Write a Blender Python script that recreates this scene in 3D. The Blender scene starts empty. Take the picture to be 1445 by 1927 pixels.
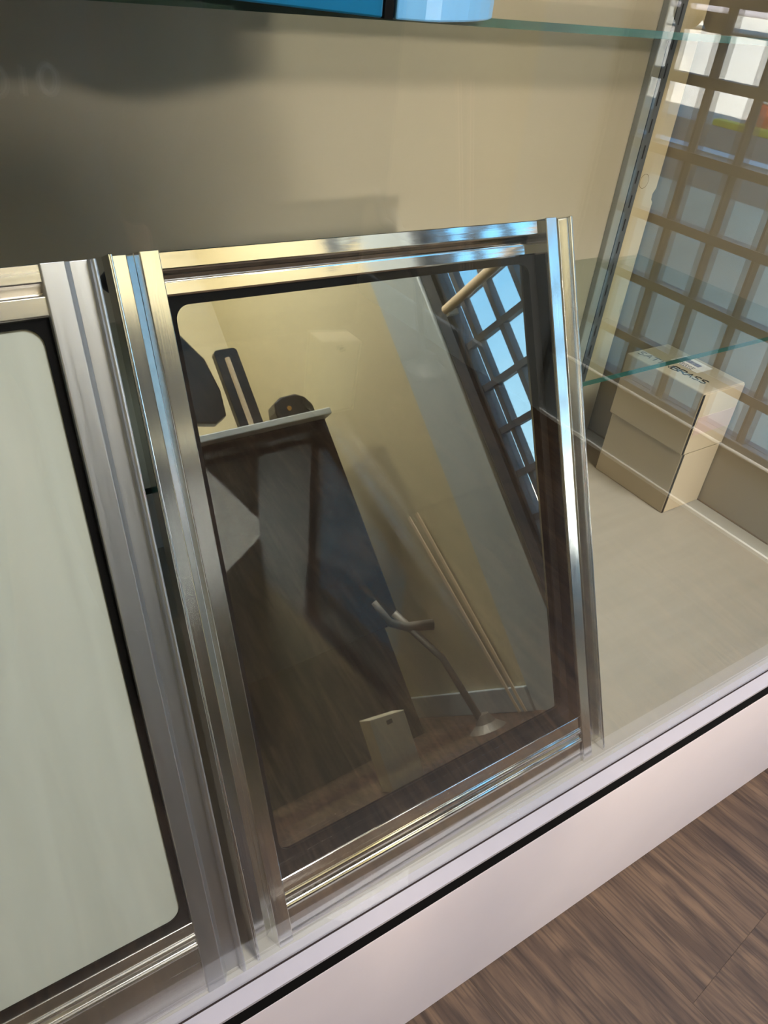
import bpy, bmesh, math, random
from mathutils import Vector, Matrix
random.seed(7)
C = bpy.context.scene.collection
SC = bpy.context.scene
R = math.radians

# ------------------------------------------------------------------ camera
# camera axes solved from the photograph's vanishing points (right, down, forward in world axes)
cam_data = bpy.data.cameras.new('camera')
cam = bpy.data.objects.new('camera', cam_data); C.objects.link(cam)
CR = Vector((0.83262881, -0.54530309, 0.09681844))
CD = Vector((-0.25461182, -0.53213517, -0.80746825))
CF = Vector((0.49183543, 0.64767021, -0.58191168))
M = Matrix(((CR.x, -CD.x, -CF.x), (CR.y, -CD.y, -CF.y), (CR.z, -CD.z, -CF.z)))
CAM = Vector((0, -0.24056, 0.8885))
cam.matrix_world = Matrix.Translation(CAM) @ M.to_4x4()
cam_data.sensor_fit = 'VERTICAL'; cam_data.sensor_height = 36.0
cam_data.lens = 1465.02 / 1927 * 36.0
cam_data.clip_start = 0.01
SC.camera = cam

# ------------------------------------------------------------------ world, sun, lights, exposure
W = bpy.data.worlds.new('World'); SC.world = W; W.use_nodes = True
nt = W.node_tree; nt.nodes.clear()
wo = nt.nodes.new('ShaderNodeOutputWorld'); bg = nt.nodes.new('ShaderNodeBackground')
tc = nt.nodes.new('ShaderNodeTexCoord'); sp = nt.nodes.new('ShaderNodeSeparateXYZ'); cr = nt.nodes.new('ShaderNodeValToRGB')
nt.links.new(tc.outputs['Generated'], sp.inputs[0]); nt.links.new(sp.outputs['Z'], cr.inputs[0])
cr.color_ramp.elements[0].position = 0.0; cr.color_ramp.elements[0].color = (0.55, 0.82, 1.0, 1)
cr.color_ramp.elements[1].position = 0.40; cr.color_ramp.elements[1].color = (0.12, 0.46, 0.88, 1)
nt.links.new(cr.outputs[0], bg.inputs[0]); bg.inputs[1].default_value = 4.2
nt.links.new(bg.outputs[0], wo.inputs[0])

def light(name, typ, loc, target, energy, color, **kw):
    d = bpy.data.lights.new(name, typ); d.energy = energy; d.color = color
    for k, v in kw.items(): setattr(d, k, v)
    o = bpy.data.objects.new(name, d); C.objects.link(o); o.location = loc
    o.rotation_euler = (Vector(target) - Vector(loc)).to_track_quat('-Z', 'Y').to_euler()
    return o
light('sun', 'SUN', (0, 0, 10), (5.0, -1.6, 4.6), 85.0, (1.0, 0.95, 0.87), angle=R(0.6))
light('key_light', 'AREA', (0.35, -1.40, 1.25), (0.60, 0.5, 0.80), 2.7, (1.0, 0.84, 0.62), shape='DISK', size=0.12, spread=R(62))  # added unseen key light, warms the back panel beside the person's shadow
light('low_key_light', 'AREA', (0.35, -1.40, 1.047), (0.60, 0.5, 0.80), 1.4, (1.0, 0.84, 0.62), shape='DISK', size=0.04, spread=R(62))  # weaker unseen light, added for the thin shelf and window shadow lines
light('overhead_fill', 'AREA', (0.92, -1.18, 2.57), (0.7, -.9, 0), 112.0, (0.98, 0.95, 0.96), shape='RECTANGLE', size=0.8, size_y=0.5)  # added fill below the ceiling, brightens plinth and floor; no fixture
light('wall_spot', 'AREA', (0.2, -1.75, 2.5), (1.3, -2.2, 1.6), 26.0, (1.0, 0.90, 0.66), shape='DISK', size=0.12)
SC.view_settings.view_transform = 'Standard'; SC.view_settings.look = 'None'
SC.view_settings.gamma = 1.0; SC.view_settings.use_curve_mapping = False
SC.view_settings.exposure = 0.0
SC.cycles.caustics_reflective = False; SC.cycles.caustics_refractive = False
SC.cycles.max_bounces = 12; SC.cycles.transparent_max_bounces = 24; SC.cycles.glossy_bounces = 8

# ------------------------------------------------------------------ materials
def newmat(name):
    m = bpy.data.materials.new(name); m.use_nodes = True
    n = m.node_tree; b = n.nodes['Principled BSDF']
    return m, n, b
def lin(c): return tuple(((x/255)/12.92 if x/255 <= .04045 else ((x/255+.055)/1.055)**2.4) for x in c) + (1,)
def mat(name, col, rough=0.5, metal=0.0, spec=0.5, noise=0.0, scale=40.0, stretch=(1,1,1), bump=0.0, coat=0.0, emit=None):
    m, n, b = newmat(name)
    b.inputs['Base Color'].default_value = lin(col)
    b.inputs['Roughness'].default_value = rough; b.inputs['Metallic'].default_value = metal
    b.inputs['Specular IOR Level'].default_value = spec; b.inputs['Coat Weight'].default_value = coat
    if emit: b.inputs['Emission Color'].default_value = lin(emit[0]); b.inputs['Emission Strength'].default_value = emit[1]
    tc = n.nodes.new('ShaderNodeTexCoord'); mp = n.nodes.new('ShaderNodeMapping'); mp.inputs['Scale'].default_value = stretch
    nz = n.nodes.new('ShaderNodeTexNoise'); nz.inputs['Scale'].default_value = scale; nz.inputs['Detail'].default_value = 5
    n.links.new(tc.outputs['Object'], mp.inputs[0]); n.links.new(mp.outputs[0], nz.inputs[0])
    if noise:
        mx = n.nodes.new('ShaderNodeMixRGB'); mx.blend_type = 'MULTIPLY'; mx.inputs[0].default_value = 1
        rp = n.nodes.new('ShaderNodeValToRGB'); rp.color_ramp.elements[0].position = 0.3; rp.color_ramp.elements[1].position = 0.7
        k = 1 - noise; rp.color_ramp.elements[0].color = (k, k, k, 1)
        n.links.new(nz.outputs[0], rp.inputs[0]); n.links.new(rp.outputs[0], mx.inputs[2])
        mx.inputs[1].default_value = lin(col); n.links.new(mx.outputs[0], b.inputs['Base Color'])
    if bump:
        bp = n.nodes.new('ShaderNodeBump'); bp.inputs['Strength'].default_value = bump; bp.inputs['Distance'].default_value = 0.002
        n.links.new(nz.outputs[0], bp.inputs['Height']); n.links.new(bp.outputs[0], b.inputs['Normal'])
    return m
def glassmat(name, tint, ior=1.5, rough=0.0, refl=(1,1,1,1), smudge=0.0):
    m = bpy.data.materials.new(name); m.use_nodes = True; n = m.node_tree; n.nodes.clear()
    o = n.nodes.new('ShaderNodeOutputMaterial'); mx = n.nodes.new('ShaderNodeMixShader'); fr = n.nodes.new('ShaderNodeFresnel')
    t = n.nodes.new('ShaderNodeBsdfTransparent'); g = n.nodes.new('ShaderNodeBsdfGlossy')
    fr.inputs[0].default_value = ior; t.inputs[0].default_value = tint; g.inputs[0].default_value = refl; g.inputs['Roughness'].default_value = rough
    # use the outward normal on both faces so that the back face of the slab reflects like the front one
    geo = n.nodes.new('ShaderNodeNewGeometry'); vm = n.nodes.new('ShaderNodeVectorMath'); vm.operation = 'DOT_PRODUCT'
    ab = n.nodes.new('ShaderNodeMath'); ab.operation = 'ABSOLUTE'
    n.links.new(geo.outputs['Normal'], vm.inputs[0]); n.links.new(geo.outputs['Incoming'], vm.inputs[1]); n.links.new(vm.outputs['Value'], ab.inputs[0])
    # Schlick
    r0 = ((ior-1)/(ior+1))**2
    s1 = n.nodes.new('ShaderNodeMath'); s1.operation = 'SUBTRACT'; s1.inputs[0].default_value = 1; n.links.new(ab.outputs[0], s1.inputs[1])
    p = n.nodes.new('ShaderNodeMath'); p.operation = 'POWER'; p.inputs[1].default_value = 5; n.links.new(s1.outputs[0], p.inputs[0])
    ma = n.nodes.new('ShaderNodeMath'); ma.operation = 'MULTIPLY_ADD'; ma.inputs[1].default_value = 1-r0; ma.inputs[2].default_value = r0; n.links.new(p.outputs[0], ma.inputs[0])
    n.nodes.remove(fr)
    n.links.new(ma.outputs[0], mx.inputs[0]); n.links.new(t.outputs[0], mx.inputs[1]); n.links.new(g.outputs[0], mx.inputs[2]); n.links.new(mx.outputs[0], o.inputs[0])
    return m
M_glass = glassmat('clear_glass', (0.985, 0.995, 0.99, 1), 1.53)
M_shelf = glassmat('shelf_glass', (0.86, 0.90, 0.88, 1))
M_winglass = glassmat('window_glass', (0.97, 0.98, 0.98, 1))
M_edge = mat('green_glass_edge', (16, 66, 54), 0.35, noise=0.5, scale=60, stretch=(0.3, 1, 1))
M_white = mat('white_laminate', (217, 206, 208), 0.38, noise=0.03, scale=15)
M_ledge = mat('white_ledge', (166, 159, 164), 0.34, noise=0.03, scale=60)
M_black = mat('black_groove', (8, 7, 7), 0.8, spec=0.1)
M_dgasket = mat('brown_rubber', (38, 28, 24), 0.7, spec=0.2)
M_deck = mat('painted_wood_deck', (158, 152, 138), 0.45, noise=0.08, scale=9, stretch=(0.8, 9, 1), bump=0.25)
M_back = mat('cream_back_panel', (186, 180, 168), 0.5, noise=0.03, scale=6)
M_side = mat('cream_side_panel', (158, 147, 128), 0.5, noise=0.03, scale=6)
M_strip = mat('cream_wood_strip', (204, 192, 164), 0.5)
M_track = mat('grey_steel_track', (150, 152, 148), 0.5, metal=0.0)
M_trackd = mat('dark_steel_face', (92, 98, 106), 0.45, metal=0.0)
M_slot = mat('slot_dark', (26, 26, 30), 0.7)
def alumat(name, col, rough, streak=0.12, along=(60, 60, 1.2)):
    m, n, b = newmat(name)
    b.inputs['Base Color'].default_value = lin(col); b.inputs['Metallic'].default_value = 1.0
    tc = n.nodes.new('ShaderNodeTexCoord'); mp = n.nodes.new('ShaderNodeMapping'); mp.inputs['Scale'].default_value = along
    nz = n.nodes.new('ShaderNodeTexNoise'); nz.inputs['Scale'].default_value = 6; nz.inputs['Detail'].default_value = 6
    rg = n.nodes.new('ShaderNodeMapRange'); rg.inputs[3].default_value = rough*(1-streak*2); rg.inputs[4].default_value = rough*(1+streak*2)
    n.links.new(tc.outputs['Object'], mp.inputs[0]); n.links.new(mp.outputs[0], nz.inputs[0]); n.links.new(nz.outputs[0], rg.inputs[0]); n.links.new(rg.outputs[0], b.inputs['Roughness'])
    bp = n.nodes.new('ShaderNodeBump'); bp.inputs['Strength'].default_value = 0.05; bp.inputs['Distance'].default_value = 0.0006
    n.links.new(nz.outputs[0], bp.inputs['Height']); n.links.new(bp.outputs[0], b.inputs['Normal'])
    return m
M_alu = alumat('bright_aluminium', (222, 222, 220), 0.13)
M_alurail = alumat('rail_aluminium', (206, 204, 200), 0.06, 0.1, (1.0, 50, 50))
M_rail1 = alumat('satin_rail_aluminium', (224, 220, 214), 0.26, 0.1, (1.0, 50, 50))
M_alu1 = alumat('satin_aluminium', (188, 189, 192), 0.38)
M_bronze = mat('dark_bronze_ring', (92, 82, 70), 0.35, metal=0.7)
M_rubber = mat('black_rubber', (8, 7, 6), 0.7, spec=0.1)
def mirrormat():
    m, n, b = newmat('dark_mirror_glass')
    b.inputs['Base Color'].default_value = (0.34, 0.34, 0.315, 1); b.inputs['Metallic'].default_value = 1.0; b.inputs['Roughness'].default_value = 0.012
    return m
M_mirror = mirrormat()
def milkmat():
    m, n, b = newmat('milky_green_pane')
    tc = n.nodes.new('ShaderNodeTexCoord'); mp = n.nodes.new('ShaderNodeMapping'); mp.inputs['Scale'].default_value = (30, 1, 3)
    nz = n.nodes.new('ShaderNodeTexNoise'); nz.inputs['Scale'].default_value = 1.6; nz.inputs['Detail'].default_value = 7; nz.inputs['Distortion'].default_value = 0.8
    rp = n.nodes.new('ShaderNodeValToRGB'); rp.color_ramp.elements[0].position = 0.35; rp.color_ramp.elements[1].position = 0.65
    rp.color_ramp.elements[0].color = lin((163, 165, 153)); rp.color_ramp.elements[1].color = lin((170, 172, 160))
    n.links.new(tc.outputs['Object'], mp.inputs[0]); n.links.new(mp.outputs[0], nz.inputs[0]); n.links.new(nz.outputs[0], rp.inputs[0]); n.links.new(rp.outputs[0], b.inputs['Base Color'])
    bp = n.nodes.new('ShaderNodeBump'); bp.inputs['Strength'].default_value = 0.15; bp.inputs['Distance'].default_value = 0.001
    n.links.new(nz.outputs[0], bp.inputs['Height']); n.links.new(bp.outputs[0], b.inputs['Normal'])
    b.inputs['Roughness'].default_value = 0.3; b.inputs['Specular IOR Level'].default_value = 0.5
    return m
M_milk = milkmat()
M_card = mat('kraft_white_card', (172, 160, 138), 0.6, noise=0.05, scale=14)
M_cardin = mat('card_edge', (120, 98, 70), 0.8)
M_cardpale = mat('pale_card_flap', (186, 172, 148), 0.6, noise=0.04, scale=14)
M_ink = mat('black_ink', (14, 13, 14), 0.5)
M_inkblue = mat('printed_bars', (78, 82, 110), 0.5)
M_label = mat('label_paper', (214, 208, 200), 0.5)
M_tape = mat('packing_tape', (190, 168, 158), 0.3, coat=0.4)
M_blue = mat('deep_blue_card', (0, 118, 178), 0.45)
M_lblue = mat('light_blue_plastic', (96, 158, 208), 0.3, coat=0.3, noise=0.1, scale=20, stretch=(3, 1, .2))
M_cream = mat('cream_wall_paint', (194, 184, 152), 0.7, noise=0.03, scale=3)
M_grey = mat('blue_grey_wall_paint', (176, 186, 188), 0.6, noise=0.1, scale=2.5)
M_slate = mat('slate_window_frame', (84, 92, 104), 0.5)
M_slate2 = mat('dark_column_paint', (64, 72, 84), 0.6, noise=0.2, scale=8)
M_ceil = mat('ceiling_white', (232, 230, 224), 0.8)
M_asph = mat('asphalt', (118, 112, 106), 0.9, noise=0.15, scale=3)
M_walk = mat('warm_sidewalk_concrete', (226, 208, 184), 0.9, noise=0.2, scale=2.5)
M_conc = mat('pale_concrete', (206, 200, 190), 0.9, noise=0.12, scale=.6, stretch=(1, .25, 1))
M_line = mat('white_road_paint', (220, 224, 230), 0.8)
M_yellow = mat('yellow_paint', (236, 208, 30), 0.6)
M_orange = mat('orange_plastic', (240, 84, 24), 0.5)
M_whitep = mat('white_band', (236, 236, 230), 0.5)
M_van = mat('grey_trailer_paint', (128, 126, 134), 0.6)
M_shirt = mat('charcoal_cotton', (66, 66, 68), 0.9, noise=0.1, scale=20)
M_letter = mat('pale_print', (244, 244, 240), 0.7)
M_jean = mat('dark_denim', (40, 46, 58), 0.9, noise=0.2, scale=30)
M_skin = mat('skin', (196, 150, 124), 0.5)
M_hair = mat('dark_hair', (34, 27, 22), 0.6)
M_phone = mat('black_phone_case', (18, 18, 20), 0.35)
M_darkcab = mat('black_cabinet', (26, 26, 25), 0.8, spec=0.25, noise=0.2, scale=6)
M_slab = mat('pale_grey_counter_top', (196, 200, 196), 0.35)
M_plast = mat('black_plastic', (24, 23, 22), 0.35)
M_woodcream = mat('cream_rod', (226, 204, 172), 0.4)
M_mop = mat('grey_metal_tube', (122, 116, 106), 0.5, metal=0.3)
M_carton = mat('white_carton', (176, 166, 142), 0.6)
M_lightprop = mat('light_prop_housing', (60, 60, 62), 0.5)
def floormat():
    m, n, b = newmat('brown_oak_plank')
    tc = n.nodes.new('ShaderNodeTexCoord'); oi = n.nodes.new('ShaderNodeObjectInfo')
    ad = n.nodes.new('ShaderNodeVectorMath'); ad.operation = 'ADD'; sc = n.nodes.new('ShaderNodeVectorMath'); sc.operation = 'SCALE'; sc.inputs['Scale'].default_value = 37
    cb = n.nodes.new('ShaderNodeCombineXYZ'); 
    for i in range(3): n.links.new(oi.outputs['Random'], cb.inputs[i])
    n.links.new(cb.outputs[0], sc.inputs[0]); n.links.new(tc.outputs['Object'], ad.inputs[0]); n.links.new(sc.outputs[0], ad.inputs[1])
    def nz(scale, st, det=6, dist=0.0):
        mp = n.nodes.new('ShaderNodeMapping'); mp.inputs['Scale'].default_value = st
        z = n.nodes.new('ShaderNodeTexNoise'); z.inputs['Scale'].default_value = scale; z.inputs['Detail'].default_value = det; z.inputs['Distortion'].default_value = dist
        n.links.new(ad.outputs[0], mp.inputs[0]); n.links.new(mp.outputs[0], z.inputs[0]); return z
    z1 = nz(6, (1, 5, 1), 9, 1.8)        # broad figure
    z2 = nz(42, (0.32, 7, 1), 8, 0.25)    # fine streaks
    z3 = nz(5, (1, 2.2, 1), 3, 0.6)      # blotches and knots
    r1 = n.nodes.new('ShaderNodeValToRGB'); e = r1.color_ramp.elements
    e[0].position = 0.36; e[0].color = lin((66, 50, 38)); e[1].position = 0.66; e[1].color = lin((98, 77, 59))
    k = e.new(0.5); k.color = lin((80, 62, 48))
    n.links.new(z1.outputs[0], r1.inputs[0])
    r2 = n.nodes.new('ShaderNodeValToRGB'); r2.color_ramp.elements[0].position = 0.37; r2.color_ramp.elements[0].color = (0.55, 0.54, 0.53, 1); r2.color_ramp.elements[1].position = 0.54; r2.color_ramp.elements[1].color = (1.12, 1.1, 1.06, 1)
    n.links.new(z2.outputs[0], r2.inputs[0])
    r3 = n.nodes.new('ShaderNodeValToRGB'); r3.color_ramp.elements[0].position = 0.3; r3.color_ramp.elements[0].color = (0.55, 0.53, 0.56, 1); r3.color_ramp.elements[1].position = 0.52
    n.links.new(z3.outputs[0], r3.inputs[0])
    m1 = n.nodes.new('ShaderNodeMixRGB'); m1.blend_type = 'MULTIPLY'; m1.inputs[0].default_value = 0.75
    m2 = n.nodes.new('ShaderNodeMixRGB'); m2.blend_type = 'MULTIPLY'; m2.inputs[0].default_value = 0.85
    n.links.new(r1.outputs[0], m1.inputs[1]); n.links.new(r2.outputs[0], m1.inputs[2]); n.links.new(m1.outputs[0], m2.inputs[1]); n.links.new(r3.outputs[0], m2.inputs[2])
    n.links.new(m2.outputs[0], b.inputs['Base Color'])
    bp = n.nodes.new('ShaderNodeBump'); bp.inputs['Strength'].default_value = 0.3; bp.inputs['Distance'].default_value = 0.0008
    n.links.new(z2.outputs[0], bp.inputs['Height']); n.links.new(bp.outputs[0], b.inputs['Normal'])
    b.inputs['Roughness'].default_value = 0.55; b.inputs['Specular IOR Level'].default_value = 0.25
    return m
M_floor = floormat()

# ------------------------------------------------------------------ helpers
def tag(o, label=None, cat=None, group=None, kind=None):
    if label: o['label'] = label
    if cat: o['category'] = cat
    if group: o['group'] = group
    if kind: o['kind'] = kind
    return o
def obj(name, bm, m, parent=None, smooth=False, bevel=0, seg=2):
    me = bpy.data.meshes.new(name); bmesh.ops.recalc_face_normals(bm, faces=bm.faces); bm.to_mesh(me); bm.free()
    me.materials.append(m)
    if smooth:
        for p in me.polygons: p.use_smooth = True
    o = bpy.data.objects.new(name, me); C.objects.link(o)
    if parent is not None: o.parent = parent
    if bevel:
        b = o.modifiers.new('bevel', 'BEVEL'); b.width = bevel; b.segments = seg; b.limit_method = 'ANGLE'; b.angle_limit = R(40)
    return o
def empty(name, loc=(0, 0, 0), rz=0):
    o = bpy.data.objects.new(name, None); o.empty_display_size = 0.05; C.objects.link(o); o.location = loc; o.rotation_euler = (0, 0, rz); return o
def box(bm, x0, x1, y0, y1, z0, z1):
    vs = [bm.verts.new((x, y, z)) for x in (x0, x1) for y in (y0, y1) for z in (z0, z1)]
    for f in ((0, 1, 3, 2), (4, 6, 7, 5), (0, 4, 5, 1), (2, 3, 7, 6), (0, 2, 6, 4), (1, 5, 7, 3)): bm.faces.new([vs[i] for i in f])
    return vs
def boxo(name, b, m, parent=None, bevel=0):
    bm = bmesh.new(); box(bm, *b); return obj(name, bm, m, parent, bevel=bevel)
def prism(bm, pts, f):     # closed 2-D outline pts, f(p, end) -> 3-D, end in (0, 1)
    a = [bm.verts.new(f(p, 0)) for p in pts]; b = [bm.verts.new(f(p, 1)) for p in pts]; n = len(pts)
    bm.faces.new(a); bm.faces.new(b[::-1])
    for i in range(n): bm.faces.new((a[i], a[(i+1) % n], b[(i+1) % n], b[i]))
def tube(bm, pts, r, seg=12, cap=True):
    pts = [Vector(p) for p in pts]; rs = r if isinstance(r, (list, tuple)) else [r]*len(pts); rings = []
    for i, p in enumerate(pts):
        d = (pts[min(i+1, len(pts)-1)] - pts[max(i-1, 0)]).normalized()
        a = d.orthogonal().normalized() if i == 0 else (pa - d*pa.dot(d)).normalized()
        pa = a; b = d.cross(a)
        rings.append([bm.verts.new(p + (a*math.cos(t) + b*math.sin(t))*rs[i]) for t in [2*math.pi*k/seg for k in range(seg)]])
    for q, w in zip(rings, rings[1:]):
        for k in range(seg): bm.faces.new((q[k], q[(k+1) % seg], w[(k+1) % seg], w[k]))
    if cap: bm.faces.new(rings[0][::-1]); bm.faces.new(rings[-1])
def lathe(bm, prof, c=(0, 0, 0), seg=24):
    rings = [[bm.verts.new((c[0] + r*math.cos(2*math.pi*k/seg), c[1] + r*math.sin(2*math.pi*k/seg), c[2] + z)) for k in range(seg)] for r, z in prof]
    for q, w in zip(rings, rings[1:]):
        for k in range(seg): bm.faces.new((q[k], q[(k+1) % seg], w[(k+1) % seg], w[k]))
    bm.faces.new(rings[0][::-1]); bm.faces.new(rings[-1])
def strokes(bm, lines, o, u, v, n, w, th=0.0003):   # pen strokes as thin raised ribbons; coordinates in (u, v)
    o, u, v, n = map(Vector, (o, u, v, n))
    for L in lines:
        P = [o + u*a + v*b for a, b in L]; side = []
        for i, p in enumerate(P):
            d = (P[min(i+1, len(P)-1)] - P[max(i-1, 0)]).normalized(); side.append(d.cross(n).normalized()*w/2)
        up = [(bm.verts.new(p-s+n*th), bm.verts.new(p+s+n*th)) for p, s in zip(P, side)]
        dn = [(bm.verts.new(p-s), bm.verts.new(p+s)) for p, s in zip(P, side)]
        for i in range(len(P)-1):
            bm.faces.new((up[i][0], up[i][1], up[i+1][1], up[i+1][0]))
            for k in (0, 1): bm.faces.new((dn[i][k], up[i][k], up[i+1][k], dn[i+1][k]))
        for i in (0, -1): bm.faces.new((dn[i][0], dn[i][1], up[i][1], up[i][0]))

S = 0.62                      # camera height above the case deck, the unit the layout was measured in
ZD = 0.8885 - S               # deck height
YB = 0.507                    # inner face of the back panel
XR = 0.9727                   # inner face of the right side panel
XW = 1.345                    # inner face of the storefront wall

# ------------------------------------------------------------------ room shell
tag(boxo('wall_back', (-2.6, 1.45, 0.62, 0.72, -.05, 2.7), M_cream), kind='structure')
tag(boxo('wall_left', (-2.7, -2.6, -2.4, 0.72, -.05, 2.7), M_cream), kind='structure')
tag(boxo('wall_front', (-2.7, 1.45, -2.4, -2.3, -.05, 2.7), M_cream), kind='structure')
tag(boxo('ceiling', (-2.7, 1.45, -2.4, 0.72, 2.6, 2.7), M_ceil), kind='structure')
XO = 1.385
WY0, WY1, WZ0, WZ1 = -0.897, 0.45, 0.172, 1.44
bm = bmesh.new(); box(bm, XW, XO, -2.3, -1.36, -.05, 2.6); box(bm, XW, XO, -1.36, -1.172, -.05, 1.50)
tag(obj('wall_right', bm, M_cream), kind='structure')
bm = bmesh.new()
box(bm, XW-.004, XO, -1.172, -.936, -.05, 1.50)
box(bm, XW, XO, -.936, .62, -.05, WZ0-.012); box(bm, XW, XO, WY1, .62, WZ0-.012, 2.6); box(bm, XW, XO, -.936, WY1, WZ1, 1.50); box(bm, XW, XO, -1.36, WY1, 2.15, 2.6)
tag(obj('wall_storefront', bm, M_grey), kind='structure')
tag(boxo('trim_1', (XW-.012, XO, -.936, WY0, WZ0-.012, WZ1), M_slate2), kind='structure')
# baseboards
tag(boxo('baseboard_right', (XW-.014, XW, -2.3, -1.172, 0, .075), M_grey, bevel=.003), kind='structure')
tag(boxo('baseboard_storefront', (XW-.006, XW, -.936, .62, 0, .007), M_whitep), kind='structure')
tag(boxo('baseboard_front', (-2.6, XW-.014, -2.3, -2.287, 0, .075), M_grey, bevel=.003), kind='structure')
# the facade above and outside, which shades the pavement in front of it
tag(boxo('wall_facade', (XO, 1.45, -9, -1.25, -.05, 6.0), M_grey), kind='structure')
tag(boxo('wall_facade_near', (XO, 1.45, .6, 7, -.05, 6.0), M_grey), kind='structure')
tag(boxo('wall_facade_upper', (XO, 1.45, -1.25, .6, 2.2, 6.0), M_grey), kind='structure')

# storefront window: frame, sill, muntin grid, panes
win = empty('window_1', (XW, 0, 0)); tag(win, kind='structure')
bm = bmesh.new()
box(bm, 0, .038, WY0, WY1, WZ0-.012, WZ0+.012); box(bm, 0, .038, WY0, WY1, WZ1-.02, WZ1); box(bm, 0, .038, WY0, WY0+.012, WZ0+.012, WZ1-.02); box(bm, 0, .038, WY1-.02, WY1, WZ0+.012, WZ1-.02)
obj('window_frame', bm, M_slate, win, bevel=.002)
boxo('window_sill', (-.008, 0, WY0, WY1, WZ0-.008, WZ0-.001), M_whitep, win, bevel=.003)
zs = [0.270 + .1212*k for k in range(9)]; ys = [-.84 + .1015*k for k in range(13)]
for z in zs:
    boxo('horizontal_muntin', (.004, .03, WY0+.012, WY1-.02, z-.0085, z+.0085), M_slate, win)
for y in ys:
    boxo('vertical_muntin', (.006, .028, y-.0085, y+.0085, WZ0+.012, WZ1-.02), M_slate, win)
zz = [WZ0+.012] + zs + [WZ1-.02]; yy = [WY0+.012] + ys + [WY1-.02]
for i in range(len(zz)-1):
    for j in range(len(yy)-1):
        boxo('pane', (.0165, .0185, yy[j], yy[j+1], zz[i], zz[i+1]), M_winglass, win)

win2 = empty('window_2', (XW, 0, 0)); tag(win2, kind='structure')
bm = bmesh.new(); box(bm, 0, .038, -1.36, WY1, 1.50, 1.525); box(bm, 0, .038, -1.36, WY1, 2.125, 2.15); box(bm, 0, .038, -1.36, -1.335, 1.525, 2.125); box(bm, 0, .038, WY1-.025, WY1, 1.525, 2.125)
obj('window_frame', bm, M_slate, win2, bevel=.002)
for a, b in ((-1.335, -.42), (-.40, WY1-.025)):
    boxo('pane', (.0165, .0185, a, b, 1.525, 2.125), M_winglass, win2)
boxo('mullion', (.004, .036, -.42, -.40, 1.525, 2.125), M_slate, win2)

# floor of individual planks
fl = empty('floor'); tag(fl, kind='structure')
boxo('subfloor', (-2.7, 1.45, -2.4, .72, -.05, -.0045), M_dgasket, fl)
ang = R(90 + 6.5); pw, pl = 0.178, 1.22
def plank_mesh(l):
    bm = bmesh.new(); box(bm, 0, l-.00025, 0, pw-.00025, -.0045, 0)
    me = bpy.data.meshes.new('plank'); bmesh.ops.recalc_face_normals(bm, faces=bm.faces); bm.to_mesh(me); bm.free(); me.materials.append(M_floor); return me
PM = plank_mesh(pl)
ux, uy = Vector((math.cos(ang), math.sin(ang), 0)), Vector((-math.sin(ang), math.cos(ang), 0))
o0 = Vector((0.40, -0.35, 0))
for j in range(-11, 15):
    off = (j*0.43) % 1.0
    for i in range(-3, 3):
        p = o0 + uy*(j*pw) + ux*((i+off)*pl); c = p + ux*pl/2 + uy*pw/2
        if -2.3 < c.x < 1.35+.1 and -2.4 < c.y < .6:
            o = bpy.data.objects.new('plank', PM); C.objects.link(o); o.location = p; o.rotation_euler = (0, 0, ang); o.parent = fl

# ------------------------------------------------------------------ display case
case = empty('display_case', (0, 0, 0))
tag(case, 'white glass-fronted display case with a cream back panel standing on the wood floor', 'display case')
XL = -.95; LY = -.0143; ZT = 1.14
boxo('deck', (XL, XR, 0.008, YB, ZD-.018, ZD), M_deck, case)
boxo('ledge', (XL-.02, XR+.02, LY, 0.008, ZD-.0035, ZD-.0003), M_ledge, case)
boxo('reveal_strip', (XL-.02, XR+.02, LY+.0002, 0.008, ZD-.0232, ZD-.0036), M_black, case, ).data
boxo('plinth_board', (XL-.02, XR+.02, LY, LY+.018, .0006, ZD-.0229), M_white, case, bevel=.0008)
boxo('glass_channel', (XL-.02, XR+.02, -.0012, -.0001, ZD-.0034, ZD+.0007), M_dgasket, case)
boxo('front_glass', (XL, XR, 0.0, .006, ZD+.0010, ZT), M_glass, case)
boxo('back_panel', (XL, XR, YB, YB+.012, ZD-.018, ZT), M_back, case)
boxo('side_panel', (XR, XR+.018, 0.009, YB+.012, .001, ZT), M_side, case)
boxo('side_panel', (XL-.018, XL, 0.009, YB+.012, .001, ZT), M_side, case)
boxo('top_panel', (XL-.018, XR+.018, -.003, YB+.012, ZT, ZT+.02), M_white, case)
tr = boxo('slotted_track', (.8935, .9265, YB-.010, YB, ZD+.02, ZT-.01), M_track, case, bevel=.001)
boxo('track_face', (.9085, .9262, YB-.0105, YB-.0099, ZD+.021, ZT-.011), M_trackd, tr)
bm = bmesh.new()
for k in range(26):
    z = ZD + .05 + k*.0316
    box(bm, .9175, .9195, YB-.0109, YB-.0104, z, z+.0165)
box(bm, .9085, .9093, YB-.0109, YB-.0104, ZD+.021, ZT-.011)
tag(obj('slot', bm, M_slot, tr), kind='stuff')
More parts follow.
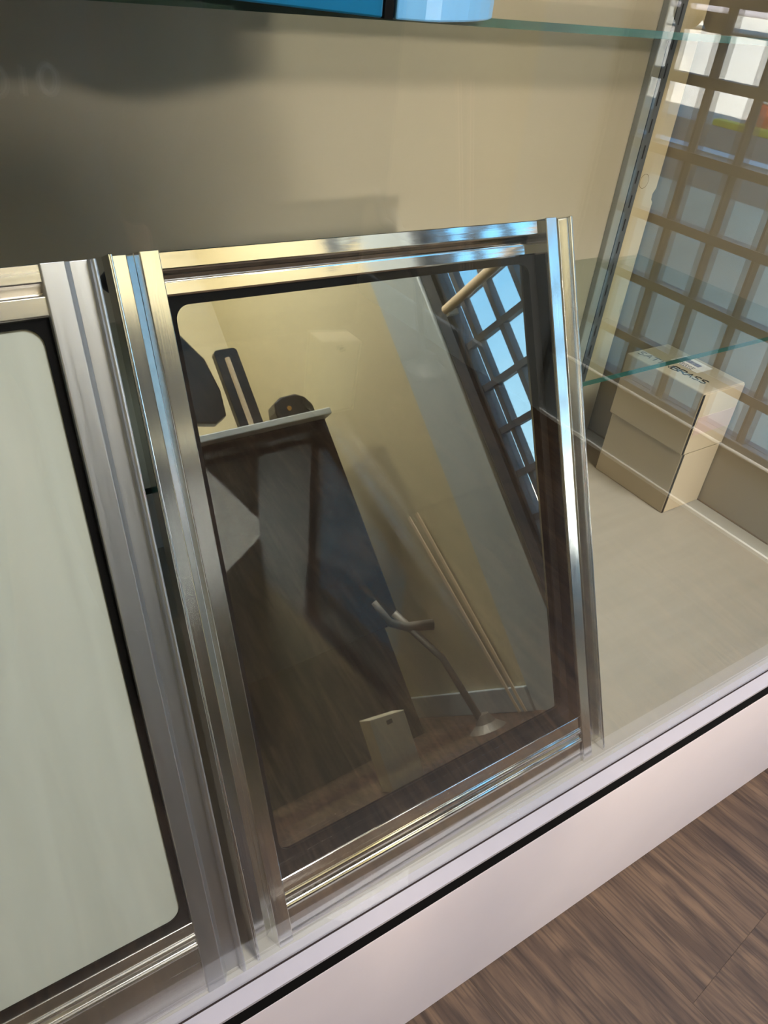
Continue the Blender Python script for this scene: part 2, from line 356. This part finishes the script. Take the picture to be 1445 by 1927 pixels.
# wood strip with a plug and a small notch in its free edge
bm = bmesh.new()
x0, x1 = .9275, .9680; zn = .6545
pts = [(x0, ZD+.001), (x1, ZD+.001), (x1, zn-.016), (x1-.004, zn-.012), (x1-.0045, zn-.004), (x1, zn+.003), (x1, ZT-.002), (x0, ZT-.002)]
prism(bm, pts, lambda p, e: (p[0], YB - .009*(1-e), p[1]))
st = obj('wood_strip', bm, M_strip, case, bevel=.0006)
bm = bmesh.new(); N = 40
for k in range(N):
    a, b = 2*math.pi*k/N, 2*math.pi*(k+1)/N
    q = [bm.verts.new((.9375 + r*math.cos(t), YB-.0093, .668 + r*1.05*math.sin(t))) for r, t in ((.0085, a), (.0091, a), (.0091, b), (.0085, b))]
    bm.faces.new(q)
obj('plug_ring', bm, M_cardin, st)
# skirting inside the case along the side panel is only a thin dark joint
boxo('side_joint', (XR-.0012, XR-.0001, .01, YB-.001, ZD+.0001, ZD+.0022), M_cardin, case)

# ------------------------------------------------------------------ glass shelves
def shelf(z, y0, x0, x1, label):
    s = empty('glass_shelf', ((x0+x1)/2, (y0+YB)/2, z-.005)); tag(s, label, 'shelf', None)
    dx, dy = (x1-x0)/2, (YB-.0005-y0)/2
    bm = bmesh.new(); box(bm, -dx, dx, -dy+.0008, dy, 0, .005); obj('glass_sheet', bm, M_shelf, s)
    boxo('polished_edge', (-dx, dx, -dy, -dy+.0008, 0.0001, .0049), M_edge, s)
    return s
shelf(.5647, .2165, XL+.001, XR-.0014, 'lower clear glass shelf with a teal front edge above the cardboard boxes')
shelf(.8612, .2000, XL+.001, XR-.0014, 'upper clear glass shelf with a green front edge under the blue packages')
def bracket(z):
    b = boxo('shelf_bracket', (.9155, .9235, YB-.26, YB-.0125, z-.018, z-.0051), M_track, bevel=.001)
    tag(b, 'grey steel shelf bracket under the %s glass shelf' % ('lower' if z < .7 else 'upper'), 'bracket')
# ------------------------------------------------------------------ leaning aluminium windows
def wnd(P0, lean, roll, yaw):
    L, r, w = R(lean), R(roll), R(yaw)
    u = Vector((math.cos(r), 0, math.sin(r))); v = Vector((-math.sin(r), 0, math.cos(r)))
    rx = lambda a: Vector((a.x, a.y*math.cos(L) + a.z*math.sin(L), -a.y*math.sin(L) + a.z*math.cos(L)))
    rz = lambda a: Vector((math.cos(w)*a.x - math.sin(w)*a.y, math.sin(w)*a.x + math.cos(w)*a.y, a.z))
    u, v = rz(rx(u)), rz(rx(v)); y = v.cross(u)
    m = Matrix(((u.x, y.x, v.x), (u.y, y.y, v.y), (u.z, y.z, v.z)))
    return Matrix.Translation(Vector((P0[0]*S, P0[1]*S, (P0[2]+1)*S + ZD))) @ m.to_4x4()
def rrect(x0, x1, z0, z1, r, n=6):
    out = []
    for cx, cz, a0 in ((x1-r, z1-r, 0), (x0+r, z1-r, 90), (x0+r, z0+r, 180), (x1-r, z0+r, 270)):
        for k in range(n+1):
            a = R(a0 + 90*k/n); out.append((cx + r*math.cos(a), cz + r*math.sin(a)))
    return out
def window(name_label, mtx, WD, HT, lean, stile_pts, top, bot, gl, mats, ring, ridge):
    """all sizes in units of S; depth y grows away from the viewer"""
    root = bpy.data.objects.new('leaning_window', None); root.empty_display_size = .05; C.objects.link(root); root.matrix_world = mtx
    tag(root, name_label, 'window')
    mst, mrail, mpane = mats; tl = math.tan(R(lean)); s = S
    def zb(y): return y*tl
    for side in (0, 1):                   # stiles: extruded profile, cut level with the deck at the foot
        bm = bmesh.new(); P = stile_pts if side == 0 else [(WD-x, y) for x, y in stile_pts][::-1]
        prism(bm, P, lambda p, e: (p[0]*s, p[1]*s, (zb(p[1]) if e == 0 else HT)*s))
        obj('stile', bm, mst, root, bevel=.0004, seg=2)
    xs = max(p[0] for p in stile_pts) - .001
    for nm, prof in (('top_rail', top), ('bottom_rail', bot)):     # rails: profile in (y, z)
        bm = bmesh.new(); prism(bm, prof, lambda p, e: ((xs if e == 0 else WD-xs)*s, p[0]*s, max(p[1], zb(p[0]))*s))
        obj(nm, bm, mrail, root, bevel=.0005, seg=3)
    (gx0, gx1, gz0, gz1, gd, ox0, ox1, oz0, oz1) = gl
    bm = bmesh.new()                       # gasket: flat rubber ring with rounded inner corners
    inn = rrect(gx0, gx1, gz0, gz1, .016); n = len(inn)
    def outp(i):
        q = i // (n//4); return ((ox1, oz1), (ox0, oz1), (ox0, oz0), (ox1, oz0))[q]
    a = [bm.verts.new((x*s, gd*s, z*s)) for x, z in inn]; b = [bm.verts.new((x*s, (gd+.004)*s, z*s)) for x, z in inn]
    oc = [bm.verts.new((x*s, (gd-.001)*s, z*s)) for x, z in ((ox1, oz1), (ox0, oz1), (ox0, oz0), (ox1, oz0))]
    for i in range(n):
        j = (i+1) % n; qi, qj = i // (n//4), j // (n//4)
        if qi == qj: bm.faces.new((a[i], a[j], oc[qi]))
        else: bm.faces.new((a[i], a[j], oc[qj], oc[qi]))
        bm.faces.new((a[i], b[i], b[j], a[j]))
    if gd > .02:
        for xa, xb in ((ox0-.0005, ox0+.0003), (ox1-.0003, ox1+.0005)): box(bm, xa*s, xb*s, .0055*s, (gd+.002)*s, oz0*s, oz1*s)
    obj('gasket', bm, M_rubber, root)
    boxo('pane', ((gx0-.006)*s, (gx1+.006)*s, (gd+.003)*s, (gd+.008)*s, (gz0-.006)*s, (gz1+.006)*s), mpane, root)
    ins, dep, zb0 = ring                   # rear clamp ring, a hollow box of four sides
    bm = bmesh.new(); y0 = .03
    for bx in ((ins, WD-ins, HT-.008, HT-.003), (ins, WD-ins, zb0, zb0+.005), (ins, ins+.005, zb0, HT-.003), (WD-ins-.005, WD-ins, zb0, HT-.003)):
        box(bm, bx[0]*s, bx[1]*s, y0*s, dep*s, bx[2]*s, bx[3]*s)
    rg = obj('clamp_ring', bm, M_bronze, root)
    for z in (.800,):
        for sx, dr in ((ins, -1), (WD-ins, 1)):
            if z < .7: continue
            bm = bmesh.new(); tube(bm, [(sx*s, .093*s, z*s), ((sx+dr*.004)*s, .093*s, z*s), ((sx+dr*.009)*s, .093*s, z*s), ((sx+dr*.0105)*s, .093*s, z*s)], [.0125*s, .0115*s, .007*s, .002*s], 16)
            obj('screw', bm, M_plast, rg, smooth=True)
    return root
# right-hand window with the dark mirror pane
H2, W2 = .819, .615
st2 = [(0, .0005), (.0012, 0), (.0018, .001), (.0024, 0), (.0040, .0005), (.0048, .004), (.0055, .020), (.0225, .020), (.0262, .0095), (.0268, .0090), (.0294, .0008), (.0302, 0),
       (.0480, 0), (.0490, .0008), (.0490, .030), (.0440, .030), (.0440, .024), (0, .024)]
top2 = [(.030, .818), (.0095, .818), (.0090, .8170), (.0090, .8015), (.0098, .8006), (.0105, .7998), (.0215, .7925), (.0235, .7905), (.0225, .7895), (.0225, .7780), (.0235, .7762), (.0250, .7752), (.030, .7752)]
def ridge_prof(zt, r1, r2, d):
    p = [(.030, 0), (d, 0), (d, r2-.0052)]
    for r in (r2, r1):
        for k in range(7):
            a = math.pi*k/6; p.append((d - .0026*math.sin(a), r - .0040*math.cos(a)))
        if r == r2: p.append((d+.001, (r1+r2)/2))
    p += [(d, r1+.006), (d, zt-.0008), (d+.0004, zt), (.030, zt)]
    return p
bot2 = ridge_prof(.0872, .0640, .0475, .004)
win_mirror = window('aluminium window with a dark mirror-like pane, right one of the two leaning in the case', wnd((.1977, .0143, -1), 24.1, -.78, .95), W2, H2, 24.1,
    st2, top2, bot2, (.062, .5535, .1045, .7665, .0255, .0495, .5655, .087, .7755), (M_alu, M_alurail, M_mirror), (.023, .1072, .055), None)
# left-hand window with the milky pane
st1 = [(0, .003), (.001, .0008), (.0027, 0), (.0044, .0008), (.0056, .003), (.0062, .010), (.0212, .010), (.0218, .0095), (.0268, .0012), (.0280, 0),
       (.0476, 0), (.0485, .0008), (.0485, .022), (.0440, .022), (.0440, .020), (0, .020)]
top1 = [(.030, .8145), (.0035, .8145), (.0030, .8137), (.0030, .7990), (.0040, .7980), (.0050, .7972), (.0130, .7892), (.0050, .7885), (.0035, .7876), (.0035, .7715), (.0045, .7705), (.0075, .7690), (.030, .7690)]
bot1 = ridge_prof(.1030, .0840, .0700, .003)
W1 = .615
win_milk = window('aluminium window with a milky green-white pane, left one of the two leaning in the case', wnd((.13+.0522-W1, .012, -1), 21.3, 0, 0), W1, .8145, 21.3,
    st1, top1, bot1, (.057, W1-.0565, .1115, .7630, .0085, .0490, W1-.0490, .1025, .7692), (M_alu1, M_rail1, M_milk), (.031, .134, .062), None)

# ------------------------------------------------------------------ cardboard boxes in the case
def carton(x0, x1, y0, y1, z0, z1, label, cat='box', group=None):
    r = empty('cardboard_box', ((x0+x1)/2, (y0+y1)/2, z0)); tag(r, label, cat, group)
    hx, hy, h = (x1-x0)/2, (y1-y0)/2, z1-z0
    bm = bmesh.new(); box(bm, -hx, hx, -hy+.0012, hy, 0, h); obj('body', bm, M_card, r, bevel=.0015)
    bm = bmesh.new(); box(bm, -hx+.0035, hx-.001, -hy, -hy+.0010, .001, h-.0015); f = obj('end_flap', bm, M_cardpale, r, bevel=.0006)
    bm = bmesh.new(); box(bm, -hx+.0004, -hx+.0034, -hy+.0002, -hy+.0012, .001, h-.002); obj('flap_gap', bm, M_ink, r)
    return r, hx, hy, h
carton(.8895, XR-.0015, .270, .403, ZD+.0001, .3695, 'plain cream cardboard box standing on the deck, under the box marked BRASS')
ub, hx, hy, h = carton(.8825, XR-.0015, .268, .403, .3699, .4640, 'cream cardboard box with SATIN BRASS handwritten on its lid, on top of another box')
boxo('tape', (-hx+.006, hx-.002, -hy-.0004, -hy-.0001, .030, .058), M_tape, ub)
# writing on the lid: text runs along the case front edge of the lid, towards +x/-y (down to the right in the photograph)
A = {'B': [[(0,-.02),(0,1.02)],[(-.02,1),(.5,1),(.62,.85),(.55,.62),(.02,.52)],[(.02,.52),(.6,.48),(.72,.25),(.55,.02),(-.02,0)]],
     'R': [[(0,0),(.05,1)],[(.05,1),(.6,1),(.7,.75),(.5,.52),(.05,.5)],[(.25,.5),(.8,0)]],
     'A': [[(0,0),(.45,1),(.7,0)],[(.15,.38),(.65,.38)]],
     'S': [[(.7,.88),(.4,1),(.12,.85),(.15,.6),(.55,.45),(.68,.2),(.4,0),(.05,.1)]],
     'T': [[(0,1),(.8,1)],[(.4,1),(.38,0)]], 'I': [[(.2,0),(.22,1)]], 'N': [[(0,0),(.05,1),(.6,.02),(.68,1)]],
     'O': [[(.35+.35*math.cos(t), .5+.5*math.sin(t)) for t in [2*math.pi*k/16 for k in range(17)]]]}
def write(bm, txt, o, du, dv, n, hgt, adv, pen):
    o, du, dv = Vector(o), Vector(du).normalized(), Vector(dv).normalized()
    for i, c in enumerate(txt):
        if c in A: strokes(bm, A[c], o + du*(i*adv), du*hgt, dv*hgt, n, pen)
bm = bmesh.new()
cx, cy = (.8825+XR-.0015)/2, (.268+.403)/2
def L(x, y, z=.0943): return (x-cx, y-cy, z)
write(bm, 'SATIN', L(.8965, .397), (.10, -1, 0), (1, .10, 0), (0, 0, 1), .0125, .0112, .0013)
write(bm, 'BRASS', L(.9025, .342), (.10, -1, 0), (1, .10, 0), (0, 0, 1), .0130, .0110, .0020)
obj('handwriting', bm, M_ink, ub)
lb = boxo('paper_label', (.927-cx, .962-cx, .316-cy, .362-cy, .0941, .0944), M_label, ub)
bm = bmesh.new(); y = .328
while y < .357:
    w = random.choice((.0005, .0009, .0014)); box(bm, .944-cx, .954-cx, y-cy, y+w-cy, .0944, .0946); y += w + random.choice((.0006, .0010))
tag(obj('barcode', bm, M_inkblue, lb), kind='stuff')
bm = bmesh.new()
for k in range(3):
    y = .327
    while y < .358:
        w = random.uniform(.002, .006); box(bm, .928+k*.0042-cx, .9295+k*.0042-cx, y-cy, y+w-cy, .0944, .0946); y += w + .0012
tag(obj('small_print', bm, M_inkblue, lb), kind='stuff')
# ------------------------------------------------------------------ blue packages on the upper shelf
t = empty('blue_package', (.05, .30, .8613)); tag(t, 'deep blue carton with a black end strip overhanging the upper shelf edge', 'box')
def poly(bm, pts, z0, z1):
    prism(bm, pts, lambda p, e: (p[0], p[1], z0 if e == 0 else z1))
bm = bmesh.new(); poly(bm, [(-.20-.05, .36-.3), (-.20-.05, .215-.3), (.194-.05, .1885-.3), (.2525-.05, .1415-.3), (.2600-.05, .30-.3)], 0, .13); obj('body', bm, M_blue, t, bevel=.001)
bm = bmesh.new(); poly(bm, [(.2527-.05, .1402-.3), (.2570-.05, .1390-.3), (.2625-.05, .30-.3), (.2600-.05, .30-.3)], 0, .13); obj('end_strip', bm, M_black, t)
t = empty('light_blue_tub', (.31, .22, .8613)); tag(t, 'light blue rounded plastic tub at the right end of the deep blue carton', 'tub')
bm = bmesh.new(); poly(bm, [(.2585-.31, .1385-.22), (.2756-.31, .1372-.22), (.2870-.31, .1395-.22), (.2986-.31, .1450-.22), (.3160-.31, .1535-.22), (.3324-.31, .1640-.22), (.3500-.31, .1770-.22), (.3645-.31, .1910-.22), (.370-.31, .21-.22), (.372-.31, .30-.22), (.265-.31, .30-.22)], 0, .10)
obj('wall', bm, M_lblue, t, bevel=.001)
bm = bmesh.new(); poly(bm, [(.2575-.31, .1375-.22), (.2756-.31, .1362-.22), (.2986-.31, .1438-.22), (.3324-.31, .1628-.22), (.3655-.31, .1900-.22), (.373-.31, .30-.22), (.265-.31, .30-.22)], .10, .112)
obj('lid', bm, M_blue, t, bevel=.001)

# ------------------------------------------------------------------ across the aisle (seen mirrored in the panes)
t = empty('counter', (.85, -1.75, 0)); tag(t, 'black counter cabinet with a pale grey top, mirrored in the dark pane', 'counter')
boxo('cabinet_body', (-.45, .365, -.10, .25, .36, 1.060), M_darkcab, t, bevel=.003)
boxo('counter_top', (-.46, .375, -.11, .29, 1.060, 1.082), M_slab, t, bevel=.003)
boxo('kick_board', (-.42, .34, -.08, .18, 0.001, .36), M_darkcab, t)
t = empty('monitor', (.985, -1.56, 1.0822)); tag(t, 'tall black rounded slab monitor on the counter beside a pale post', 'monitor')
bm = bmesh.new(); prism(bm, rrect(-.038, .042, .012, .285, .014), lambda p, e: (p[0], -.012 + .024*e, p[1])); obj('housing', bm, M_plast, t, bevel=.001)
boxo('foot', (-.035, .03, -.04, .04, 0, .013), M_plast, t, bevel=.002)
bm = bmesh.new(); tube(bm, [(0, 0, 0), (0, 0, .225)], .008, 12)
o = obj('pale_post', bm, M_woodcream, smooth=False); o.location = (.952, -1.475, 1.0822); tag(o, 'pale upright post standing on the counter against the black slab', 'post')
t = empty('display_screen', (.72, -1.60, 1.0822)); tag(t, 'wide black display screen with a sloping corner at the left end of the counter', 'screen')
bm = bmesh.new(); prism(bm, [(-.17, .07), (.10, .07), (.165, .055), (.205, .075), (.215, .16), (.20, .27), (.175, .315), (.13, .40), (.08, .47), (-.17, .50)], lambda p, e: (p[0], .0 + .035*e, p[1])); obj('panel', bm, M_plast, t, bevel=.006)
bm = bmesh.new(); tube(bm, [(0, -.012, .008), (0, -.012, .20)], .02, 12); obj('neck', bm, M_plast, t)
boxo('foot', (-.10, .10, -.06, .06, 0, .010), M_plast, t, bevel=.003)
t = empty('tape_dispenser', (1.135, -1.56, 1.0822)); tag(t, 'small black dispenser with a brass screw near the counter corner', 'dispenser')
bm = bmesh.new(); prism(bm, [(-.065, 0), (.07, 0), (.068, .04), (.05, .07), (.02, .086), (-.035, .084), (-.06, .07), (-.068, .04)], lambda p, e: (p[0], -.03 + .07*e, p[1])); obj('body', bm, M_plast, t, bevel=.006, )
bm = bmesh.new(); tube(bm, [(-.02, .041, .04), (-.02, .044, .04)], .008, 12); obj('brass_screw', bm, mat('brass', (200, 150, 80), .3, metal=1), t)
# carton and mop on the floor, strips in the corner
t = empty('white_carton', (.868, -1.16, 0)); tag(t, 'tall white carton standing on the floor, mirrored in the dark pane', 'box')
bm = bmesh.new(); prism(bm, [(-.054, 0), (.046, 0), (.054, .172), (-.048, .185)], lambda p, e: (p[0], -.03 + .06*e, p[1])); obj('body', bm, M_carton, t, bevel=.002)
boxo('hang_tab', (-.005, .012, .0301, .0306, .155, .166), M_slot, t)
t = empty('mop', (1.20, -1.24, 0)); tag(t, 'grey-handled mop with a pale head leaning by the counter', 'mop')
bm = bmesh.new(); tube(bm, [(0, 0, .025), (-.03, -.03, .23), (-.11, -.062, .40)], [.011, .010, .012], 12); obj('handle', bm, M_mop, t, smooth=True)
bm = bmesh.new(); tube(bm, [(-.16, -.06, .45), (-.135, -.06, .38), (-.09, -.05, .35), (-.02, -.03, .33)], [.009, .012, .014, .016], 12); obj('grip', bm, M_mop, t, smooth=True)
bm = bmesh.new(); lathe(bm, [(.001, .05), (.018, .045), (.03, .02), (.055, .001)][::-1], (0.01, 0, 0), 18); obj('mop_head', bm, M_mop, t)
for i, (a, b) in enumerate((((1.331, -1.205, .001), (1.331, -1.37, .66)), ((1.331, -1.235, .001), (1.331, -1.42, .66)))):
    bm = bmesh.new(); d = (Vector(b)-Vector(a)); n = Vector((0, d.z, -d.y)).normalized()*.006
    for w in (-1, 0, 1):
        for p in [()]: pass
    vs = []
    for P in (Vector(a), Vector(b)):
        for sx in (-.002, .002):
            for sn in (-1, 1): vs.append(bm.verts.new(P + Vector((sx, 0, 0)) + n*sn))
    for f in ((0, 1, 3, 2), (4, 6, 7, 5), (0, 4, 5, 1), (2, 3, 7, 6), (0, 2, 6, 4), (1, 5, 7, 3)): bm.faces.new([vs[q] for q in f])
    tag(obj('metal_strip', bm, M_woodcream, None), ('thin pale strip leaning on the cream wall, nearer the window', 'thin pale strip leaning on the cream wall, farther from the window')[i], 'strip')
# conduit on the dark column and the cream rod across the window
bm = bmesh.new(); tube(bm, [(XW-.008, -.952, .076), (XW-.008, -.952, 1.75)], .0055, 12); o = obj('conduit', bm, M_grey, smooth=True); tag(o, 'thin grey vertical conduit beside the storefront window', 'pipe')
bm = bmesh.new()
tube(bm, [(XW-.026, -.875, 1.105), (XW-.026, .42, 1.105)], .013, 14); o = obj('window_rod', bm, M_woodcream, smooth=True); tag(o, 'cream horizontal rod across the storefront window', 'rod')
for y in (-.868, .41): boxo('rod_bracket', (XW-.03, XW+.002, y-.006, y+.006, 1.086, 1.1), M_whitep, o)
# made-up lamp body added at the key light; it emits nothing itself
t = empty('key_light_prop', (.35, -1.46, 0)); tag(t, 'made-up dark lamp on a stand, added around the unseen key light', 'lamp')
bm = bmesh.new(); tube(bm, [(0, .052, 1.25), (0, .02, 1.25), (0, -.02, 1.25)], [.075, .07, .04], 24); obj('prop_head', bm, M_lightprop, t)
bm = bmesh.new(); tube(bm, [(0, 0, .02), (0, 0, 1.22)], .012, 12); obj('pole', bm, M_lightprop, t)
bm = bmesh.new(); lathe(bm, [(.10, 0.0005), (.10, .015), (.02, .03)], (0, 0, 0), 28); obj('base', bm, M_lightprop, t)

# ------------------------------------------------------------------ photographer, kneeling in front of the case
def skinned(name, verts, edges, radii, m, parent, sub=2, root=0):
    me = bpy.data.meshes.new(name); me.from_pydata(verts, edges, []); o = bpy.data.objects.new(name, me); C.objects.link(o); o.parent = parent
    sk = o.modifiers.new('skin', 'SKIN'); sk.use_smooth_shade = True
    if not me.skin_vertices: me.skin_vertices_add() if hasattr(me, 'skin_vertices_add') else None
    bpy.context.view_layer.update()
    for i, r in enumerate(radii):
        rr = r if isinstance(r, tuple) else (r, r); me.skin_vertices[0].data[i].radius = rr
        me.skin_vertices[0].data[i].use_root = (i == root)
    ss = o.modifiers.new('sub', 'SUBSURF'); ss.levels = sub; ss.render_levels = sub
    me.materials.append(m)
    return o
PX, PY = .12, -.70
per = empty('person', (PX, PY, 0)); tag(per, 'kneeling person in a charcoal shirt and dark jeans holding a phone towards the case', 'person')
# one continuous body: pelvis, torso, neck, arms and legs
V = [(0, 0, .58), (0, .01, .70), (0, .015, .86), (0, 0, 1.02), (0, .01, 1.085), (0, .03, 1.14),
     (-.17, 0, 1.02), (-.25, .10, .80), (-.185, .345, .82), (.15, 0, 1.02), (.25, -.03, .78), (.215, -.14, .56),
     (-.10, .0, .54), (-.13, .12, .08), (-.13, -.34, .06), (.10, .0, .54), (.12, .12, .08), (.12, -.34, .06), (-.13, -.45, .05), (.12, -.45, .05)]
E = [(0, 1), (1, 2), (2, 3), (3, 4), (4, 5), (3, 6), (6, 7), (7, 8), (3, 9), (9, 10), (10, 11), (0, 12), (12, 13), (13, 14), (0, 15), (15, 16), (16, 17), (14, 18), (17, 19)]
RD = [(.15, .11), (.135, .10), (.16, .11), (.15, .095), (.06, .06), (.055, .055), .07, .048, .032, .07, .048, .032, .10, .07, .05, .10, .07, .05, .035, .035]
body = skinned('body', V, E, RD, M_shirt, per)
bpy.context.view_layer.update()
_ev = body.evaluated_get(bpy.context.evaluated_depsgraph_get()); _me = bpy.data.meshes.new_from_object(_ev)
bpy.data.objects.remove(body); body = bpy.data.objects.new('body', _me); C.objects.link(body); body.parent = per
_me.materials.clear()
for m_ in (M_shirt, M_jean, M_skin, M_plast): _me.materials.append(m_)
for p in _me.polygons:
    c_ = p.center; p.use_smooth = True
    p.material_index = 2 if c_.z > 1.085 else 3 if (c_.y < -.36 and c_.z < .2) else 1 if (c_.z < .60 and abs(c_.x) < .185 and not (c_.x > .15 and c_.y > .07 and c_.z > .45)) else 0
# head with face
bm = bmesh.new(); bmesh.ops.create_uvsphere(bm, u_segments=28, v_segments=18, radius=1)
for v in bm.verts:
    x, y, z = v.co; k = 1 - .28*max(0, -z)
    v.co = Vector((x*.076*k, y*.095*(1 - .15*max(0, -z)), z*.118))
    if y > 0:
        v.co.y += .022*math.exp(-((x/.16)**2 + ((z+.12)/.20)**2))      # nose
        for sx in (-.42, .42): v.co.y -= .010*math.exp(-(((x-sx)/.18)**2 + ((z-.12)/.12)**2))   # eye sockets
        v.co.y += .006*math.exp(-((x/.28)**2 + ((z+.48)/.08)**2))      # lips
hd = obj('head', bm, M_skin, per, smooth=True); hd.location = (0, .042, 1.215); hd.rotation_euler = (R(-18), 0, 0)
bm = bmesh.new(); bmesh.ops.create_uvsphere(bm, u_segments=24, v_segments=14, radius=1)
for v in list(bm.verts):
    if v.co.z < -.35 or (v.co.y > .35 and v.co.z < .45): bm.verts.remove(v)
for v in bm.verts: v.co = Vector((v.co.x*.083, v.co.y*.101 - .004, v.co.z*.124 + .004))
hr = obj('hair', bm, M_hair, hd, smooth=True); sm = hr.modifiers.new('solid', 'SOLIDIFY'); sm.thickness = .006
for sx in (-1, 1):
    bm = bmesh.new(); bmesh.ops.create_uvsphere(bm, u_segments=12, v_segments=8, radius=.011); 
    e = obj('eye', bm, M_whitep, hd, smooth=True); e.location = (sx*.031, .074, .012)
    bm = bmesh.new(); bmesh.ops.create_uvsphere(bm, u_segments=10, v_segments=8, radius=.0056)
    pu = obj('pupil', bm, M_ink, hd, smooth=True); pu.location = (sx*.031, .0815, .011)
    bm = bmesh.new(); bmesh.ops.create_uvsphere(bm, u_segments=12, v_segments=8, radius=1)
    for v in bm.verts: v.co = Vector((v.co.x*.008, v.co.y*.018, v.co.z*.030))
    e = obj('ear', bm, M_skin, hd, smooth=True); e.location = (sx*.078, 0, -.005)
# hands
for sx, wx, wy in ((-1, -.185, .345),):
    hx, hy, hz = wx, wy, .82
    cx = -.165 if sx < 0 else -.03
    V = [(hx, hy, hz), (cx - (-.0)*sx, .395, .845)]; E = [(0, 1)]; RD = [.028, (.032, .016)]
    for k in range(4):
        b = len(V); dz = -.022 + .017*k; ln = (.030, .036, .034, .027)[k]
        V += [(cx, .40, .85+dz), (cx - sx*.002, .40+ln*.6, .852+dz), (cx - sx*.022, .425, .853+dz)]; E += [(1, b), (b, b+1), (b+1, b+2)]; RD += [.010, .0088, .0078]
    b = len(V); V += [(cx - sx*.012, .385, .865), (cx - sx*.030, .388, .885)]; E += [(1, b), (b, b+1)]; RD += [.011, .009]
    skinned('hand', V, E, RD, M_skin, per)
V = [(.215, -.14, .56), (.215, -.155, .49)]; E = [(0, 1)]; RD = [.028, (.036, .018)]
for k in range(4):
    b = len(V); x = .190 + .017*k; ln = (.052, .060, .056, .045)[k]
    V += [(x, -.158, .470), (x-.002, -.155, .470-ln*.6), (x-.004, -.145, .470-ln)]; E += [(1, b), (b, b+1), (b+1, b+2)]; RD += [.010, .0088, .0078]
V += [(.188, -.135, .49), (.172, -.120, .465)]; E += [(1, len(V)-2), (len(V)-2, len(V)-1)]; RD += [.011, .009]
skinned('hand', V, E, RD, M_skin, per)
# lettering on the shirt, laid on the cloth
dg = bpy.context.evaluated_depsgraph_get(); ev = body.evaluated_get(dg)
for ch, lx in (('O', .0226), ('I', .0490), ('O', .0700)):
    bm = bmesh.new(); write(bm, ch, (lx, 0, .750), (1, 0, 0), (0, 0, 1), (0, 1, 0), .024, .0235, .0046)
    for v in bm.verts:
        hit, loc, no, fi = ev.ray_cast(Vector((v.co.x, .6, v.co.z)), Vector((0, -1, 0)))
        v.co.y = (loc.y if hit else .12) + .0008 + max(0, v.co.y)
    obj('letter', bm, M_letter, body)
ph = boxo('phone', (-.0375, .0375, -.075, .075, -.004, .004), M_phone, bevel=.003); tag(ph, 'black phone held up behind the lens position by the kneeling person', 'phone')
ph.matrix_world = Matrix.Translation(CAM - CF*.016 + CD*.055 + CR*.0) @ Matrix(((CR.x, CD.x, CF.x), (CR.y, CD.y, CF.y), (CR.z, CD.z, CF.z))).to_4x4()

# ------------------------------------------------------------------ outside, seen mirrored in the front glass
bm = bmesh.new(); box(bm, XO, 60, -60, 40, -.30, -.02); tag(obj('pavement', bm, M_conc), kind='structure')
bm = bmesh.new(); box(bm, 4.0, 6.2, -60, 40, -.02, -.005); tag(obj('asphalt_strip', bm, M_asph), kind='structure')
bm = bmesh.new(); box(bm, XO, 4.0, -60, 40, -.02, .0); tag(obj('sidewalk', bm, M_walk), kind='structure')
t = boxo('painted_line', (5.05, 5.2, -30, 20, -.005, -.002), M_line); tag(t, 'white painted line on the asphalt outside the window', 'road marking')
t = boxo('yellow_curb', (6.3, 6.42, -4.2, -1.0, -.02, .03), M_yellow, bevel=.01); tag(t, 'yellow painted curb along the edge of the asphalt outside', 'curb')
t = empty('traffic_barrier', (6.95, -3.55, -.02)); tag(t, 'low orange plastic traffic barrier with yellow and white patches beyond the yellow curb', 'barrier')
bm = bmesh.new(); prism(bm, [(-.2, 0), (.2, 0), (.19, .08), (.09, .14), (.07, .36), (-.07, .36), (-.09, .14), (-.19, .08)], lambda p, e: (p[0], -.65 + 1.3*e, p[1])); obj('body', bm, M_orange, t, bevel=.01)
for y0, y1, mm in ((-.60, -.52, M_whitep), (-.44, -.36, M_yellow), (-.15, 0.05, M_whitep), (.3, .5, M_yellow)): boxo('reflector', (-.1, -.078, y0, y1, .17, .33), mm, t)
t = empty('trailer', (20.5, -14.2, -.02)); t.rotation_euler = (0, 0, R(0)); tag(t, 'grey box trailer parked far across the street', 'trailer')
boxo('box_body', (0, 2.4, -3.0, 3.6, .45, 3.0), M_van, t, bevel=.05)
for y in (-1.9, -.9, 2.4):
    bm = bmesh.new(); tube(bm, [(.05, y, .42), (.35, y, .42)], .42, 20); obj('wheel', bm, M_rubber, t)
t = boxo('far_building', (45, 55, -50, 35, -.02, 4.2), M_conc); tag(t, 'long pale low building on the far side of the street', 'building')
